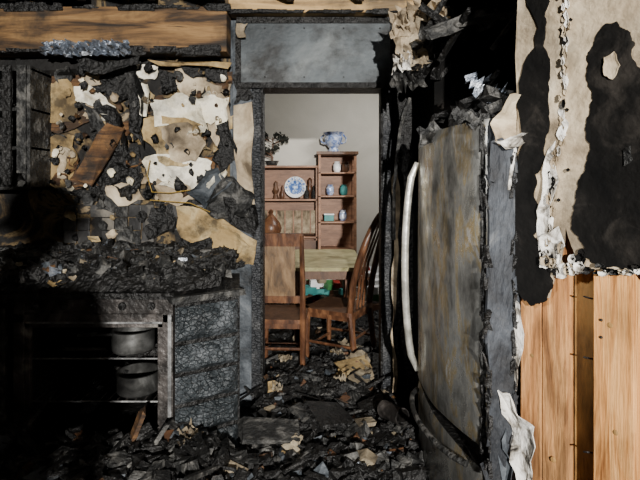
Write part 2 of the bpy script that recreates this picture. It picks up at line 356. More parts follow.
# ================= STOVE
m=MB('stove',[ovenm,char,char2,ovenedge])
x0,x1=-1.47,-.705; yf,yb=2.30,2.98
m.bb((x0,yf,.0),(x0+.05,yb,.88),0); m.bb((x1-.05,yf,0),(x1,yb,.88),0)
m.bb((x0,yf,.76),(x1,yb,.80),0); m.bb((x0,yb-.04,0),(x1,yb,.88),1); m.bb((x0,yf,0),(x1,yb,.05),1)
m.bb((x0,yf+.01,.80),(x1,yf+.05,.875),0)
m.bb((x0-.01,yf-.02,.875),(x1+.01,yb,.905),1)
m.bb((x0+.05,yf+.005,.735),(x1-.05,yf+.03,.765),0); m.bb((x0+.05,yf+.005,.16),(x1-.05,yf+.03,.20),0)
m.bb((x0+.05,yf+.005,.16),(x0+.075,yf+.03,.76),0); m.bb((x1-.075,yf+.005,.16),(x1-.05,yf+.03,.76),0)
m.bb((x1-.024,yf-.006,.16),(x1-.006,yf,.80),3); m.bb((x0+.06,yf-.006,.755),(x1-.05,yf,.765),3)
m.bb((x0+.05,yf+.03,.16),(x0+.06,yb-.05,.76),1); m.bb((x1-.06,yf+.03,.16),(x1-.05,yb-.05,.76),1)
m.bb((x0+.05,yf+.03,.15),(x1-.05,yb-.05,.17),1)
m.bb((x0+.0,yf-.005,.05),(x1,yf+.01,.15),2)
for z in(.36,.57):
    for k in range(15): m.tube([(x0+.07+k*.0445,yf+.05,z),(x0+.07+k*.0445,yb-.08,z)],.0035,5,0)
    m.tube([(x0+.06,yf+.05,z),(x1-.06,yf+.05,z)],.005,6,3); m.tube([(x0+.06,yb-.08,z),(x1-.06,yb-.08,z)],.006,6,0)
for k in range(5): 
    m.lathe((x0+.1+k*.14,yf+.008,.838),[(.02,0),(.018,.012),(.006,.015)],12,1,rot=(math.pi/2,0,0))
m.bb((x0,yb-.06,.9),(x1,yb,1.04),2,jit=.02)
for cx in(x0+.2,x1-.2):
    for cy in(yf+.18,yb-.22):
        for a in range(4):
            an=a*math.pi/4; m.tube([(cx-.1*math.cos(an),cy-.1*math.sin(an),.92),(cx+.1*math.cos(an),cy+.1*math.sin(an),.92)],.006,6,1)
m.done(bevel=.002)
def pot(c,r,h,hd):
    m=MB('saucepan',[potm,char2])
    m.lathe(c,[(r*.9,0),(r,.01),(r,h),(r+.006,h+.004),(r-.004,h+.004),(r-.006,.015)],28,0)
    m.tube([Vector(c)+Vector((r*.9*hd[0],r*.9*hd[1],h*.8)),Vector(c)+Vector(((r+.09)*hd[0],(r+.09)*hd[1],h*.9)),Vector(c)+Vector(((r+.17)*hd[0],(r+.17)*hd[1],h*.95))],[.009,.011,.009],8,1)
    return m.done(smooth=True)
pot((-.955,2.46,.577),.105,.105,(-.9,-.3)); pot((-.93,2.46,.367),.105,.10,(-.8,.4))
m=MB('baking_tray',[ovenm]); m.bb((-1.38,2.42,.577),(-1.08,2.8,.583)); m.bb((-1.38,2.42,.577),(-1.08,2.43,.6)); m.bb((-1.38,2.79,.577),(-1.08,2.8,.6)); m.done()
m=MB('drawer_cabinet',[gatorbig,char,char2])
A=Vector((-.695,2.28,0)); B=Vector((-.415,2.46,0)); e=(B-A).normalized(); nn=Vector((e.y,-e.x,0)); Lc=(B-A).length; ang=math.atan2(e.y,e.x)
body=[(A.x,A.y+.02),(B.x,B.y+.02),(-.51,3.05),(A.x,3.05)]
vb=[m.bm.verts.new((x,y,.0)) for x,y in body]; vt=[m.bm.verts.new((x,y,.86)) for x,y in body]
for i in range(4): m.face([vb[i],vb[(i+1)%4],vt[(i+1)%4],vt[i]],1)
m.face(vb[::-1],1); m.face(vt,1)
hs=[.04,.21,.36,.51,.66,.845]
for i in range(5):
    z0,z1=hs[i]+.010,hs[i+1]-.010
    nx,nz=16,9; g=[]
    for a in range(nx+1):
        row=[]
        for b in range(nz+1):
            u=a/nx; v=b/nz; edge=min(u,1-u,v*.6,(1-v)*.6)
            p=A+e*(Lc*(.02+.96*u))+Vector((0,0,z0+(z1-z0)*v))+nn*(.000+.040*min(1,edge*7)+.010*noise.noise(Vector((u*5,v*3,i*3)))+.004*noise.noise(Vector((u*19,v*12,i*3))))
            row.append(m.bm.verts.new(p))
        g.append(row)
    for a in range(nx):
        for b in range(nz): m.face([g[a][b],g[a+1][b],g[a+1][b+1],g[a][b+1]],0)
m.box((A+B)/2+Vector((0,.0,.875))+nn*.01,(Lc+.04,.05,.03),(0,0,ang),2,jit=.03)
m.done()
m=MB('burnt_base_cabinet',[char,char2]); m.bb((-2.38,2.34,0),(-1.5,3.05,.86),0); m.bb((-2.38,2.31,.5),(-1.95,2.34,.82),1); m.bb((-1.93,2.31,.1),(-1.52,2.34,.82),1); m.bb((-2.39,2.28,.86),(-1.49,3.06,.9),0); m.done(bevel=.004)
# ================= FRIDGE
m=MB('refrigerator',[steel,fside,char,handlem,char2])
yN,yFar=1.66,2.46
def doorface(z0,z1,mi,nz,thick=.07,tilt=0):
    ny=30; g=[];b=[]
    for i in range(ny+1):
        v=i/ny; row=[];rb=[]
        for j in range(nz+1):
            w=j/nz; y=yFar+(yN-yFar)*v
            zz=z0+(z1-z0)*w+ (tilt*(v-.5) if w<.5 else 0)
            ed=min(v,1-v)*(yFar-yN); ez=min(w,1-w)*(z1-z0)
            rr=.025
            ins=0
            if ed<rr: ins+=rr-math.sqrt(max(0,rr*rr-(rr-ed)**2))
            if ez<.012: ins+=(.012-ez)*.6
            x=.50+.055*v-.04*math.sin(math.pi*v)+ins+.006*noise.noise(Vector((y*5,zz*4,1)))
            row.append(m.bm.verts.new((x,y,zz))); rb.append(m.bm.verts.new((.50+.055*v+thick,y,zz)))
        g.append(row); b.append(rb)
    for i in range(ny):
        for j in range(nz):
            m.face([g[i][j],g[i+1][j],g[i+1][j+1],g[i][j+1]],mi)
        m.face([g[i][0],b[i][0],b[i+1][0],g[i+1][0]],mi); m.face([g[i][nz],g[i+1][nz],b[i+1][nz],b[i][nz]],2)
    for j in range(nz):
        m.face([g[0][j],g[0][j+1],b[0][j+1],b[0][j]],2); m.face([g[ny][j],b[ny][j],b[ny][j+1],g[ny][j+1]],1)
doorface(.47,1.65,0,44,tilt=.08)
doorface(.07,.43,0,14)
m.bb((.60,yN+.01,.04),(1.28,yFar,1.63),1)
m.bb((.57,yN+.02,.04),(.60,yFar-.02,1.62),2)
m.bb((.56,yN+.02,.0),(1.2,yFar-.02,.05),2)
# soot-caked edges of the door
for k in range(70):
    z=U(.5,1.64); m.chunk((.562+U(-.004,.006),yN+.004,z),(U(.006,.012),U(.006,.012),U(.02,.07)),random.choice([2,2,4]),(0,0,0))
for k in range(36):
    v=U(0,1); m.chunk((.515+.055*v,yFar+(yN-yFar)*v,1.648),(.02,U(.02,.06),U(.008,.022)),random.choice([2,4]),(0,0,0))
hp=[]
for k in range(15):
    t=k/14; z=.50+1.03*t; bow=.062*math.sin(math.pi*min(1,max(0,t)))**.45 if 0<t<1 else 0
    hp.append((.485-bow,2.39,z))
m.tube(hp,[.014]+[.018]*13+[.014],10,3)
hp=[]
for k in range(13):
    t=k/12; y=2.40-.68*t; bow=.05*math.sin(math.pi*t)**.45 if 0<t<1 else 0
    hp.append((.485+.04*t-.035*math.sin(math.pi*t)-bow,y,.40+.02*t))
m.tube(hp,.012,10,4)
m.box((.62,1.74,1.66),(.10,.06,.03),mi=2); m.box((.60,2.36,1.655),(.08,.05,.03),mi=2)
o=m.done(smooth=True)
m=MB('fallen_ceiling_debris',[foil,char,crust,char2,creamd])
for k in range(160):
    m.chunk((U(.60,1.2),U(1.72,2.42),1.69+abs(random.gauss(0,.05))),(U(.03,.12),U(.02,.1),U(.01,.05)),random.choice([1,1,3]))
for (x,y,d,s_) in [(478,84,1.95,.08),(496,98,1.9,.06)]: m.crumple(at(x,y,d),s_,s_,.06,0,(U(.5,1.4),0,U(0,1)))
m.flake([at(x,y,1.62) for x,y in[(490,124),(508,98),(530,96),(547,112),(542,132),(520,138),(498,146)]],(-.3,-1,0),4,0,.05,.12,.008)
m.flake([at(x,y,1.60) for x,y in[(494,142),(520,134),(544,130),(530,140),(505,150)]],(-.3,-1,0),2,0.01,.02,.12,.008)
m.crumple(at(470,118,1.7),.13,.08,.05,3,(.3,0,.3)); m.crumple(at(440,134,2.1),.16,.10,.06,3,(.2,0,.3))
for (x,y,s_,mi) in [(400,24,.07,4),(412,16,.09,4),(408,44,.10,4),(402,60,.07,2),(416,58,.07,4),(420,66,.07,1),(436,12,.07,4),(440,40,.1,1),(455,20,.09,3),(470,30,.12,1),(500,20,.1,1),(425,38,.09,3),(400,80,.06,3),(480,12,.12,3),(500,45,.1,1),(450,60,.12,1),(416,78,.06,3)]:
    p=at(x,y,2.5); m.crumple(p,s_*1.4,s_*1.8,.06,mi,(U(1.0,1.8),U(-.6,.6),U(-.5,.5)))
for (a,b,mi) in [((395,82,2.7),(450,-10,2.3),3),((425,30,2.3),(520,14,2.0),3),((420,6,2.4),(470,40,2.4),1),((452,130,2.3),(500,70,2.1),1),((440,60,2.4),(470,10,2.1),1),((492,50,2.),(528,0,1.9),3)]:
    m.tube([at(*a),at(*[(i+j)/2+U(-.01,.01) for i,j in zip(a,b)]),at(*b)],U(.012,.02),5,mi)
m.flake([at(x,y,2.2) for x,y in[(424,30),(470,8),(524,8),(526,18),(474,22),(430,40)]],(0,-1,-.3),3,0,.03,.06,.006)
m.done()
m=MB('trim_torn',[creamd,char2,char,sootblue])
m.sheet([at(x,y,3.0) for x,y in[(391,180),(396,165),(398,260),(396,392),(392,392),(391,280)]],n_back,0,thick=.01,jag=.05)
m.tube([at(x,y,2.75) for x,y in[(410,98),(404,112),(400,130),(397,155),(394,190),(394,240)]],.010,6,1)
m.sheet([at(x,y,2.8) for x,y in[(397,90),(412,86),(407,170),(402,300),(400,300),(398,160)]],n_back,2,thick=.01,jag=.08)
m.done()
# ================= RIGHT OBLIQUE WALL
P0=Vector((.66,1.60,0)); eu=Vector((.58,-.815,0)).normalized(); nr=Vector((-.815,-.58,0)).normalized(); ar=math.atan2(eu.y,eu.x)
def rbox(m,u0,u1,z0,z1,o0,o1,mi): 
    c=P0+eu*((u0+u1)/2)+nr*((o0+o1)/2); c.z=(z0+z1)/2
    m.box(c,(u1-u0,abs(o1-o0),z1-z0),(0,0,ar),mi)
m=MB('wall_partition',[gold,board,pine,char])
rbox(m,0.02,1.27,0,2.64,-.13,-.12,0)
rbox(m,0.0,.070,0,2.64,-.12,-.015,1); rbox(m,0.073,.150,0,2.64,-.12,-.022,1)
rbox(m,.156,.222,0,2.64,-.12,-.060,0)
for u in(.372,.70,1.05): rbox(m,u-.0,u+.06,0,2.64,-.12,-.03,1)
rbox(m,.240,.345,0,2.64,-.118,-.002,2)
rbox(m,.60,.66,0,2.64,-.118,-.006,2); rbox(m,.95,1.0,0,2.64,-.118,-.006,2)
for z in(.35,.62,.9,1.08):
    p=P0+eu*.225+nr*(-.03); m.tube([p+Vector((0,0,z)),p+nr*.035+eu*-.01+Vector((0,0,z+.01))],.003,6,3)
for z in(.42,.50,.98,1.03):
    p=P0+eu*.262+nr*(-.002)+Vector((0,0,z)); m.lathe(p,[(.004,-.002),(.005,.003),(.002,.005)],8,3,rot=(math.pi/2,0,ar))
for (u,z) in((.30,.72),(.285,1.02),(.04,.86),(.11,.55)):
    p=P0+eu*u+nr*(-.004 if u>.2 else -.018)+Vector((0,0,z)); m.lathe(p,[(.010,-.002),(.008,.003),(.002,.004)],10,0,rot=(math.pi/2,0,ar))
m.done(bevel=.003)
def rw(px,py,off=0): return on_plane(px,py,P0+nr*off,nr)
m=MB('drywall_remains',[creamd,matte,crust,char2,sootblue])
r1=P0+eu*.6; r1.z=1.1; r2=P0+eu*.9; r2.z=1.25; r3=P0+eu*1.26; r3.z=1.2
r4=P0+eu*1.26; r4.z=2.63; r5=P0.copy(); r5.z=2.63
poly=[rw(x,y) for x,y in[(521,290),(530,304),(548,298),(560,262),(566,228),(574,252),(580,266),(604,272),(632,268),(645,276)]]+[r1,r2,r3,r4,r5]
m.sheet(poly,nr,0,-.012,.013,jag=.03)
def rf(pts,mi,off,curl=.004,jag=.12,thick=.003,it=2,sh=False):
    P=[rw(x,y) for x,y in pts]
    if sh: m.sheet(P,nr,mi,off,thick,jag,it=4)
    else: m.flake(P,nr,mi,off,curl,jag,thick,it=it)
rf([(596,40),(606,24),(618,22),(628,30),(634,60),(662,110),(668,280),(640,272),(604,270),(584,256),(574,232),(576,198),(588,160),(586,128),(594,100),(588,72)],1,.002,sh=True,jag=.16)
rf([(524,-20),(540,-20),(546,30),(550,90),(544,150),(536,200),(534,235),(550,268),(548,300),(532,306),(519,292),(521,120)],1,.002,sh=True,jag=.16,thick=.006)
rf([(606,58),(616,52),(622,66),(614,80),(606,76)],0,.006)
rf([(624,150),(632,146),(634,160),(626,166)],3,.006)
for (x,y) in((572,20),(568,110),(570,170),(583,250),(560,200)): rf([(x-2,y),(x,y-2),(x+2,y),(x,y+2)],1,.004)
for k in range(46):
    t=k/46; y=-10+t*275; x=564+5*math.sin(t*7)-20*max(0,t-.55)*2+(12 if t>.92 else 0)+U(-4,4)
    r=U(2,5); rf([(x+r*.6*math.cos(a),y+r*1.9*math.sin(a)) for a in(0,1.2,2.4,3.7,5)],random.choice([2,2,0,0,1]),U(0,.004),.010,.25,.003,it=1)
rf([(549,150),(556,140),(560,180),(552,215),(548,240),(541,250),(538,225),(545,190)],2,.003,.012)
rf([(542,238),(560,226),(566,246),(552,262),(544,256)],2,.004,.015)
for k in range(34):
    x=U(540,585); y=266-abs(x-566)*.5+U(-6,10); r=U(2,6); rf([(x+r*math.cos(a),y+r*1.1*math.sin(a)) for a in(0,1.2,2.4,3.7,5)],random.choice([2,1,1,0]),U(0,.006),.012,.2,.004,it=1)
for k in range(26):
    x=570+k*4; y=269+U(-4,4); r=U(2,5); rf([(x+r*1.4*math.cos(a),y+r*.7*math.sin(a)) for a in(0,1.2,2.4,3.7,5)],random.choice([2,1,1,3,0]),U(0,.006),.012,.2,.004,it=1)
rf([(508,386),(518,390),(526,412),(540,424),(538,470),(534,500),(526,480),(516,440),(510,410)],2,.02,.03,thick=.005)
rf([(504,400),(512,420),(520,460),(522,500),(506,500)],4,.03,.03)
rf([(518,300),(522,304),(520,370),(515,400),(514,340)],2,.006,.012)
m.done()
m=MB('burnt_corner_post',[fside,char,crust,sootblue])
ps=[at(x,y,1.62) for x,y in[(489,142),(500,138),(514,150),(517,300),(513,420),(512,520),(490,520),(487,400),(486,260)]]
m.sheet(ps,n_back,0,thick=.02,jag=.025)
for k in range(70):
    y=U(140,500); x=random.choice([488,514])+U(-3,3); m.chunk(at(x,y,1.6),(U(.006,.014),U(.008,.014),U(.02,.06)),random.choice([1,1,1,0]),(U(-.3,.3),U(-.3,.3),0))
m.tube([at(512,140,1.6),at(515,150,1.6),at(511,172,1.6),at(509,190,1.6)],.006,6,2)
m.done()
# ================= DEBRIS (one charred mass on the floor)
def hf(x,y):
    v=Vector((x*2.2,y*2.2,3.3)); h=.05+.09*abs(noise.fractal(v,1,2,3))+.03*noise.noise(Vector((x*9,y*9,0)))
    def md(cx,cy,s,a): return a*math.exp(-((x-cx)**2+(y-cy)**2)/(2*s*s))
    h+=md(-.05,3.05,.22,.10)+md(-1.1,2.05,.35,.14)+md(.35,2.3,.2,.05)+md(-.6,2.0,.25,.08)+md(.2,3.6,.3,.06)+md(-.4,1.6,.5,.06)
    return max(.015,h)
m=MB('debris_pile',[char,char2,brownw,paper,tan,foil,sootblue,oakd,cream])
def terrain(x0,x1,y0,y1,st):
    nx=int((x1-x0)/st); ny=int((y1-y0)/st)
    g=[[m.bm.verts.new((x0+(x1-x0)*i/nx,y0+(y1-y0)*j/ny,hf(x0+(x1-x0)*i/nx,y0+(y1-y0)*j/ny)*(1)+.018*noise.noise(Vector((i*.7,j*.7,9))))) for j in range(ny+1)] for i in range(nx+1)]
    for i in range(nx):
        for j in range(ny): m.face([g[i][j],g[i+1][j],g[i+1][j+1],g[i][j+1]],0)
terrain(-2.35,.48,.3,2.27,.03); terrain(-.40,.48,2.27,3.06,.025); terrain(-.37,.395,3.06,3.27,.03); terrain(-1.8,1.8,3.27,5.5,.05)
wts=[11,5,.35,.25,.06,.06,.5,.2]
def sc(n,x0,x1,y0,y1,smin,smax,lift=.02,hfun=hf):
    for _ in range(n):
        x=U(x0,x1); y=U(y0,y1); s_=smin+(smax-smin)*R()**3
        m.chunk((x,y,hfun(x,y)+U(0,lift)),(s_*U(.5,1.4),s_*U(.3,1),s_*U(.15,.7)),random.choices(range(8),wts)[0])
sc(3600,-.38,.46,1.8,3.05,.010,.09); sc(2400,-2.2,-.38,1.3,2.26,.010,.11,.04); sc(800,-.36,.38,3.05,3.6,.010,.08)
sc(700,-.9,.9,3.6,5.45,.02,.12); sc(300,-.3,.44,.8,1.8,.03,.14)
for k in range(110):
    x=U(-2.0,.42); y=U(1.7,2.22) if x<-.45 else U(1.8,3.0); L_=U(.06,.26); a=U(0,6.28); h=hf(x,y)+.03
    m.box((x,y,h+U(0,.03)),(L_,U(.006,.025),U(.006,.02)),(U(-.3,.3),U(-.4,.4),a),random.choice([0,0,1,0,0,1]),jit=.08)
for (x,y,z,L_,rx,ry,rz,mi) in [(-1.38,2.15,.26,.5,0,-.9,.4,1),(-1.22,2.12,.22,.42,0,.8,.2,0),(-.86,2.12,.22,.40,.2,-1.2,.3,2),(-.78,2.14,.2,.36,0,-1.0,.1,1),(-.66,2.1,.18,.22,.4,-.8,.5,6),(-1.6,2.1,.2,.5,0,.5,.3,0)]:
    m.box((x,y,z),(L_,.06,.018),(rx,ry,rz),mi,jit=.06)
def slab(px,py,z,sx,sy,mi,rot):
    t=(CH-z)/((py-HY)/F); p=at(px,py,t); m.box((p.x,p.y,z),(sx,sy,.02),rot,mi,jit=.12)
slab(270,432,.19,.28,.19,1,(.15,.1,.2)); slab(330,415,.19,.22,.18,0,(.2,.2,.4)); slab(372,405,.17,.15,.10,0,(.2,-.2,.4))
slab(345,352,.18,.17,.13,3,(.15,.1,.7)); slab(354,366,.19,.20,.13,4,(.2,-.1,.3)); slab(360,378,.19,.13,.10,3,(.3,0,.9))
slab(285,357,.14,.09,.06,3,(0,.2,.3)); slab(272,386,.17,.05,.07,4,(.4,0,.2)); slab(320,345,.17,.12,.2,0,(.1,.3,1)); slab(365,422,.18,.10,.06,3,(0,.1,.4)); slab(300,410,.2,.12,.09,1,(.2,.1,1))
for (px,py,s_,mi) in [(350,350,.12,3),(358,366,.14,3),(344,376,.09,4),(366,376,.08,3),(338,358,.06,3),(300,404,.05,3),(285,356,.07,3),(276,388,.06,3),(190,458,.08,3),(186,470,.05,3),(340,386,.05,3),(296,440,.05,3),(380,400,.05,3)]:
    z=.17; t=(CH-z)/((py-HY)/F); p=at(px,py,t); p.z=hf(p.x,p.y)+.05
    m.crumple(p,s_*1.4,s_,.03,mi,(U(-.3,.3),U(-.3,.3),U(0,3)))
m.done()
m=MB('fallen_pipe',[ovenm,char]); p=at(384,428,2.6); p.z=.21
m.lathe(p,[(.045,0),(.045,.16),(.038,.16),(.036,.01)],20,0,rot=(1.45,0,.5)); m.done(smooth=True)
m=MB('countertop_debris',[char,char2,brownw,paper,tan,foil,sootblue,oakd])
def hc(x,y): return .91+.035+.09*abs(noise.fractal(Vector((x*3.3,y*3.3,8)),1,2,3))+.08*max(0,(y-2.45))
g=[]
nx,ny=120,40
for i in range(nx+1):
    row=[]
    for j in range(ny+1):
        x=-2.36+(2.36-.50)*i/nx; y=2.30+.72*j/ny
        if x>-.72: y=max(y,2.30+(x+.70)*.66)
        ed=min(j,5)/5
        row.append(m.bm.verts.new((x,y,.905+(hc(x,y)-.9)*ed*(1 if x<-.6 else .8)+.02*abs(noise.noise(Vector((i*.8,j*.8,2)))))))
    g.append(row)
for i in range(nx):
    for j in range(ny): m.face([g[i][j],g[i+1][j],g[i+1][j+1],g[i][j+1]],0)
wts=[10,5,.3,.3,.15,.2,.6,0]
def lumps(n,x0,x1,y0,y1):
    for _ in range(n):
        x=U(x0,x1); y=U(y0,y1); s_=.010+.05*R()**2.2
        m.chunk((x,y,hc(x,y)+U(0,.025)),(s_*U(.6,1.3),s_*U(.6,1.2),s_*U(.4,1.0)),random.choices(range(8),wts)[0],(U(0,3),U(0,3),U(0,3)))
lumps(3200,-2.2,-.72,2.32,2.97); lumps(1900,-1.2,-.52,2.48,2.97)
for k in range(26):
    x=U(-1.9,-.6); y=U(2.55,2.95); m.box((x,y,hc(x,y)+U(0,.07)),(U(.08,.26),U(.01,.04),U(.005,.02)),(U(-.3,.3),U(-.4,.4),U(-.8,.8)),random.choice([0,1,0]),jit=.1)
for (px,py,d,s_,mi) in [(130,250,2.9,.12,1),(180,262,2.85,.12,0),(150,272,2.7,.1,1),(215,270,2.8,.1,1),(90,264,2.8,.12,0),(230,264,2.8,.09,0),(196,246,2.92,.12,0)]:
    m.crumple(at(px,py,d),s_*1.7,s_,.06,mi,(U(.2,.6),0,U(-.3,.3)))
m.done()
# ================= DINING ROOM
m=MB('dining_table',[ttop,oakd,mahog])
X0,X1,Y0,Y1=-.27,.35,3.80,4.90
def rrect(x0,x1,y0,y1,r,z,n=6):
    out=[]
    for cx,cy,a0 in((x1-r,y1-r,0),(x0+r,y1-r,1),(x0+r,y0+r,2),(x1-r,y0+r,3)):
        for k in range(n+1):
            a=(a0+k/n)*math.pi/2; out.append((cx+r*math.cos(a),cy+r*math.sin(a),z))
    return out
t1=[m.bm.verts.new(p) for p in rrect(X0,X1,Y0,Y1,.1,.765)]; t0=[m.bm.verts.new(p) for p in rrect(X0+.01,X1-.01,Y0+.01,Y1-.01,.1,.735)]
m.face(t1,0); m.face(t0[::-1],1)
for i in range(len(t1)): j=(i+1)%len(t1); m.face([t1[i],t0[i],t0[j],t1[j]],0)
m.bb((X0+.06,Y0+.06,.66),(X1-.06,Y0+.085,.735),1); m.bb((X0+.06,Y1-.085,.66),(X1-.06,Y1-.06,.735),1)
m.bb((X0+.06,Y0+.06,.66),(X0+.085,Y1-.06,.735),1); m.bb((X1-.085,Y0+.06,.66),(X1-.06,Y1-.06,.735),1)
for x in(X0+.09,X1-.09):
    for y in(Y0+.09,Y1-.09):
        m.lathe((x,y,0),[(.018,0),(.024,.03),(.02,.08),(.028,.3),(.034,.45),(.024,.50),(.036,.53),(.036,.73)],14,2)
m.done(smooth=True)
def chair(name_loc,rotz,h,style,w=.42):
    m=MB('dining_chair',[mahog,oakd,panelw])
    d=.42; q=w/.42
    sv=rrect(-w/2,w/2,-d/2,d/2,.05,.46); a=[m.bm.verts.new(p) for p in sv]; b=[m.bm.verts.new((p[0],p[1],.43)) for p in sv]
    m.face(a,1); m.face(b[::-1],1)
    for i in range(len(a)): j=(i+1)%len(a); m.face([a[i],b[i],b[j],a[j]],0)
    for sx in(-q,q):
        m.tube([(sx*.18,.18,0),(sx*.185,.185,.2),(sx*.18,.18,.44)],[.016,.02,.024],8,0)
        if style==0:
            m.tube([(sx*.19,-.20,0),(sx*.19,-.19,.25),(sx*.19,-.19,.46),(sx*.19,-.205,.75),(sx*.185,-.23,h)],[.017,.021,.022,.019,.015],8,0)
        else:
            m.tube([(sx*.17,-.25,0),(sx*.18,-.21,.2),(sx*.18,-.18,.46)],[.018,.022,.026],8,0)
        m.tube([(sx*.18,.18,.2),(sx*.185,-.19,.2)],.011,6,0)
    m.tube([(-.18*q,.18,.16),(.18*q,.18,.16)],.011,6,0)
    m.tube([(-.18*q,-.19,.25),(.18*q,-.19,.25)],.011,6,0)
    m.bb((-w/2+.02,-.19,.39),(w/2-.02,.19,.43),0)
    if style==0:
        m.box((0,-.225,h-.03),(w-.02,.022,.09),(.1,0,0),0); m.box((0,-.20,.60),(w-.05,.018,.05),(.05,0,0),0)
        m.box((0,-.21,(h+.55)/2),(w*.62,.014,h-.64),(.06,0,0),2)
    else:
        hoop=[]
        for k in range(19):
            t=math.pi*k/18; x=-.185*math.cos(t)*(1+.12*math.sin(t)); z=.46+(h-.46)*math.sin(t)**.75; hoop.append((x,-.18-.20*((z-.46)/(h-.46))**1.6,z))
        m.tube(hoop,.025,9,0)
        for x in(-.06,0,.06):
            m.tube([(x,-.18,.46),(x*1.1,-.22,.8),(x*1.1,-.36,h-.03)],[.008,.011,.007],6,0)
    o=m.done(smooth=True); o.location=name_loc; o.rotation_euler=(0,0,rotz); return o
chair((-.275,3.56,.02),-.05,1.05,0,.36)
chair((.15,3.78,.02),math.pi/2-.5,1.20,1)
Yb=5.86; dd=.30
m=MB('display_shelf',[oak,oakd,creamd])
xl,xr=-.95,-.03; zt=1.62
for x in(xl,xr-.02): m.bb((x,Yb-dd,0),(x+.02,Yb,zt),0)
m.bb((xl-.01,Yb-dd-.02,zt),(xr+.005,Yb,zt+.025),0)
for z in(.80,1.235): m.bb((xl,Yb-dd,z),(xr,Yb,z+.022),0)
m.bb((xl,Yb-.012,0),(xr,Yb,zt),0); m.bb((xl,Yb-dd,.05),(xr,Yb-dd+.02,.78),1)
m.bb((xl+.02,Yb-dd+.1,.85),(xr-.02,Yb-dd+.11,1.12),2)
for k in range(9): m.bb((xl+.03+k*.1,Yb-dd+.085,.85),(xl+.045+k*.1,Yb-dd+.1,1.12),0)
m.done(bevel=.003)
m=MB('curio_cabinet',[oakd,oak,glassy])
xl2,xr2=-.02,.42; z2=1.77
for x in(xl2,xr2-.03):
    for y in(Yb-.36,Yb-.03): m.bb((x,y,0),(x+.03,y+.03,z2),1)
m.bb((xl2-.02,Yb-.38,z2),(xr2+.02,Yb,z2+.035),0)
for z in(.1,.66,.98,1.28,1.55): m.bb((xl2,Yb-.36,z),(xr2,Yb,z+.018),1)
m.bb((xl2,Yb-.36,.1),(xr2,Yb-.34,.66),0)
m.bb((xl2+.005,Yb-.01,0),(xr2,Yb,z2),1)
m.done(bevel=.003)
m=MB('decorative_plate',[white,blue]); pc=Vector((-.29,5.66,1.257+.135))
m.lathe(pc,[(.055,0),(.06,.006),(.105,.016),(.125,.026),(.127,.022),(.1,.01)],32,0,rot=(math.pi/2-.15,0,0))
m.lathe(pc+Vector((0,-.012,0)),[(.085,0),(.068,-.002),(.01,-.001)],32,1,rot=(math.pi/2-.15,0,0))
for k in range(16):
    a=k*math.pi/8; m.lathe(pc+Vector((.105*math.cos(a),-.022,.105*math.sin(a))),[(.016,-.002),(.014,.004),(.004,.006)],8,1,rot=(math.pi/2,0,0))
m.done(smooth=True)
m=MB('plate_stand',[oakd]); m.tube([(-.35,5.60,1.265),(-.33,5.70,1.265),(-.31,5.74,1.40)],.006,6); m.tube([(-.23,5.60,1.265),(-.25,5.70,1.265),(-.27,5.74,1.40)],.006,6); m.done()
m=MB('figurine',[mahog]); m.lathe((-.12,5.66,1.258),[(.035,0),(.03,.02),(.016,.04),(.03,.09),(.035,.13),(.018,.17),(.026,.2),(.024,.23),(.005,.25)],14,0); m.done(smooth=True)
m=MB('figurine',[oakd]); m.lathe((-.52,5.64,1.258),[(.04,0),(.03,.03),(.02,.06),(.04,.1),(.02,.15),(.022,.19),(.005,.21)],14,0); m.done(smooth=True)
for x in(-.075,-.44,-.155):
    m=MB('dark_bottle',[mahog if x<-.3 else char]); m.lathe((x,5.595,1.258),[(.022,0),(.026,.01),(.026,.08),(.01,.11),(.009,.15),(.012,.155),(.006,.156)],14,0); m.done(smooth=True)
m=MB('red_tureen',[mahog,red]); m.lathe((-.55,5.40,.797),[(.06,0),(.1,.06),(.12,.14),(.1,.2),(.05,.26),(.02,.3),(.03,.33),(.004,.35)],20,0); m.done(smooth=True)
m=MB('side_stool',[oakd]); m.lathe((-.55,5.40,0),[(.12,.74),(.15,.745),(.15,.79),(.12,.795)],20,0)
for a in(.4,2.5,4.6): m.tube([(-.55+.1*math.cos(a),5.40+.1*math.sin(a),.75),(-.55+.12*math.cos(a),5.40+.12*math.sin(a),.02)],.014,8,0)
m.done(smooth=True)
m=MB('glass_vase',[glassy]); c=(.16,5.68,z2+.036)
m.lathe(c,[(.06,0),(.065,.02),(.05,.045),(.095,.11),(.11,.17),(.095,.20),(.13,.235),(.11,.23),(.07,.12),(.03,.06)],16,0)
for s_ in(-1,1): m.tube([Vector(c)+Vector((s_*x,0,z)) for x,z in((.09,.10),(.14,.12),(.15,.17),(.11,.21))],.012,6,0)
m.done()
m=MB('bonsai_plant',[oakd,leafm,char2]); c=Vector((-.57,5.68,1.645))
m.lathe(c,[(.05,0),(.08,.05),(.085,.06),(.07,.055)],16,2)
m.tube([c+Vector(p) for p in((0,0,.04),(.01,0,.1),(-.02,0,.16),(.02,0,.24),(.01,0,.34))],[.014,.012,.01,.008,.005],7,0)
for k in range(14):
    a=U(0,6.28); z=U(.1,.34); tip=c+Vector((.15*math.cos(a),.08*math.sin(a),z+.04)); m.tube([c+Vector((0,0,z-.02)),tip],.004,5,0)
    for q in range(34):
        p=tip+Vector((random.gauss(0,.03),random.gauss(0,.03),random.gauss(0,.02))); m.box(p,(.028,.015,.006),(U(0,3),U(0,3),U(0,3)),1,jit=.2)
m.done()
m=MB('trinket_box',[teal,white]); m.bb((.05,5.58,1.0),(.16,5.66,1.07),0); m.bb((.045,5.575,1.07),(.165,5.665,1.085),1); m.done(bevel=.004)
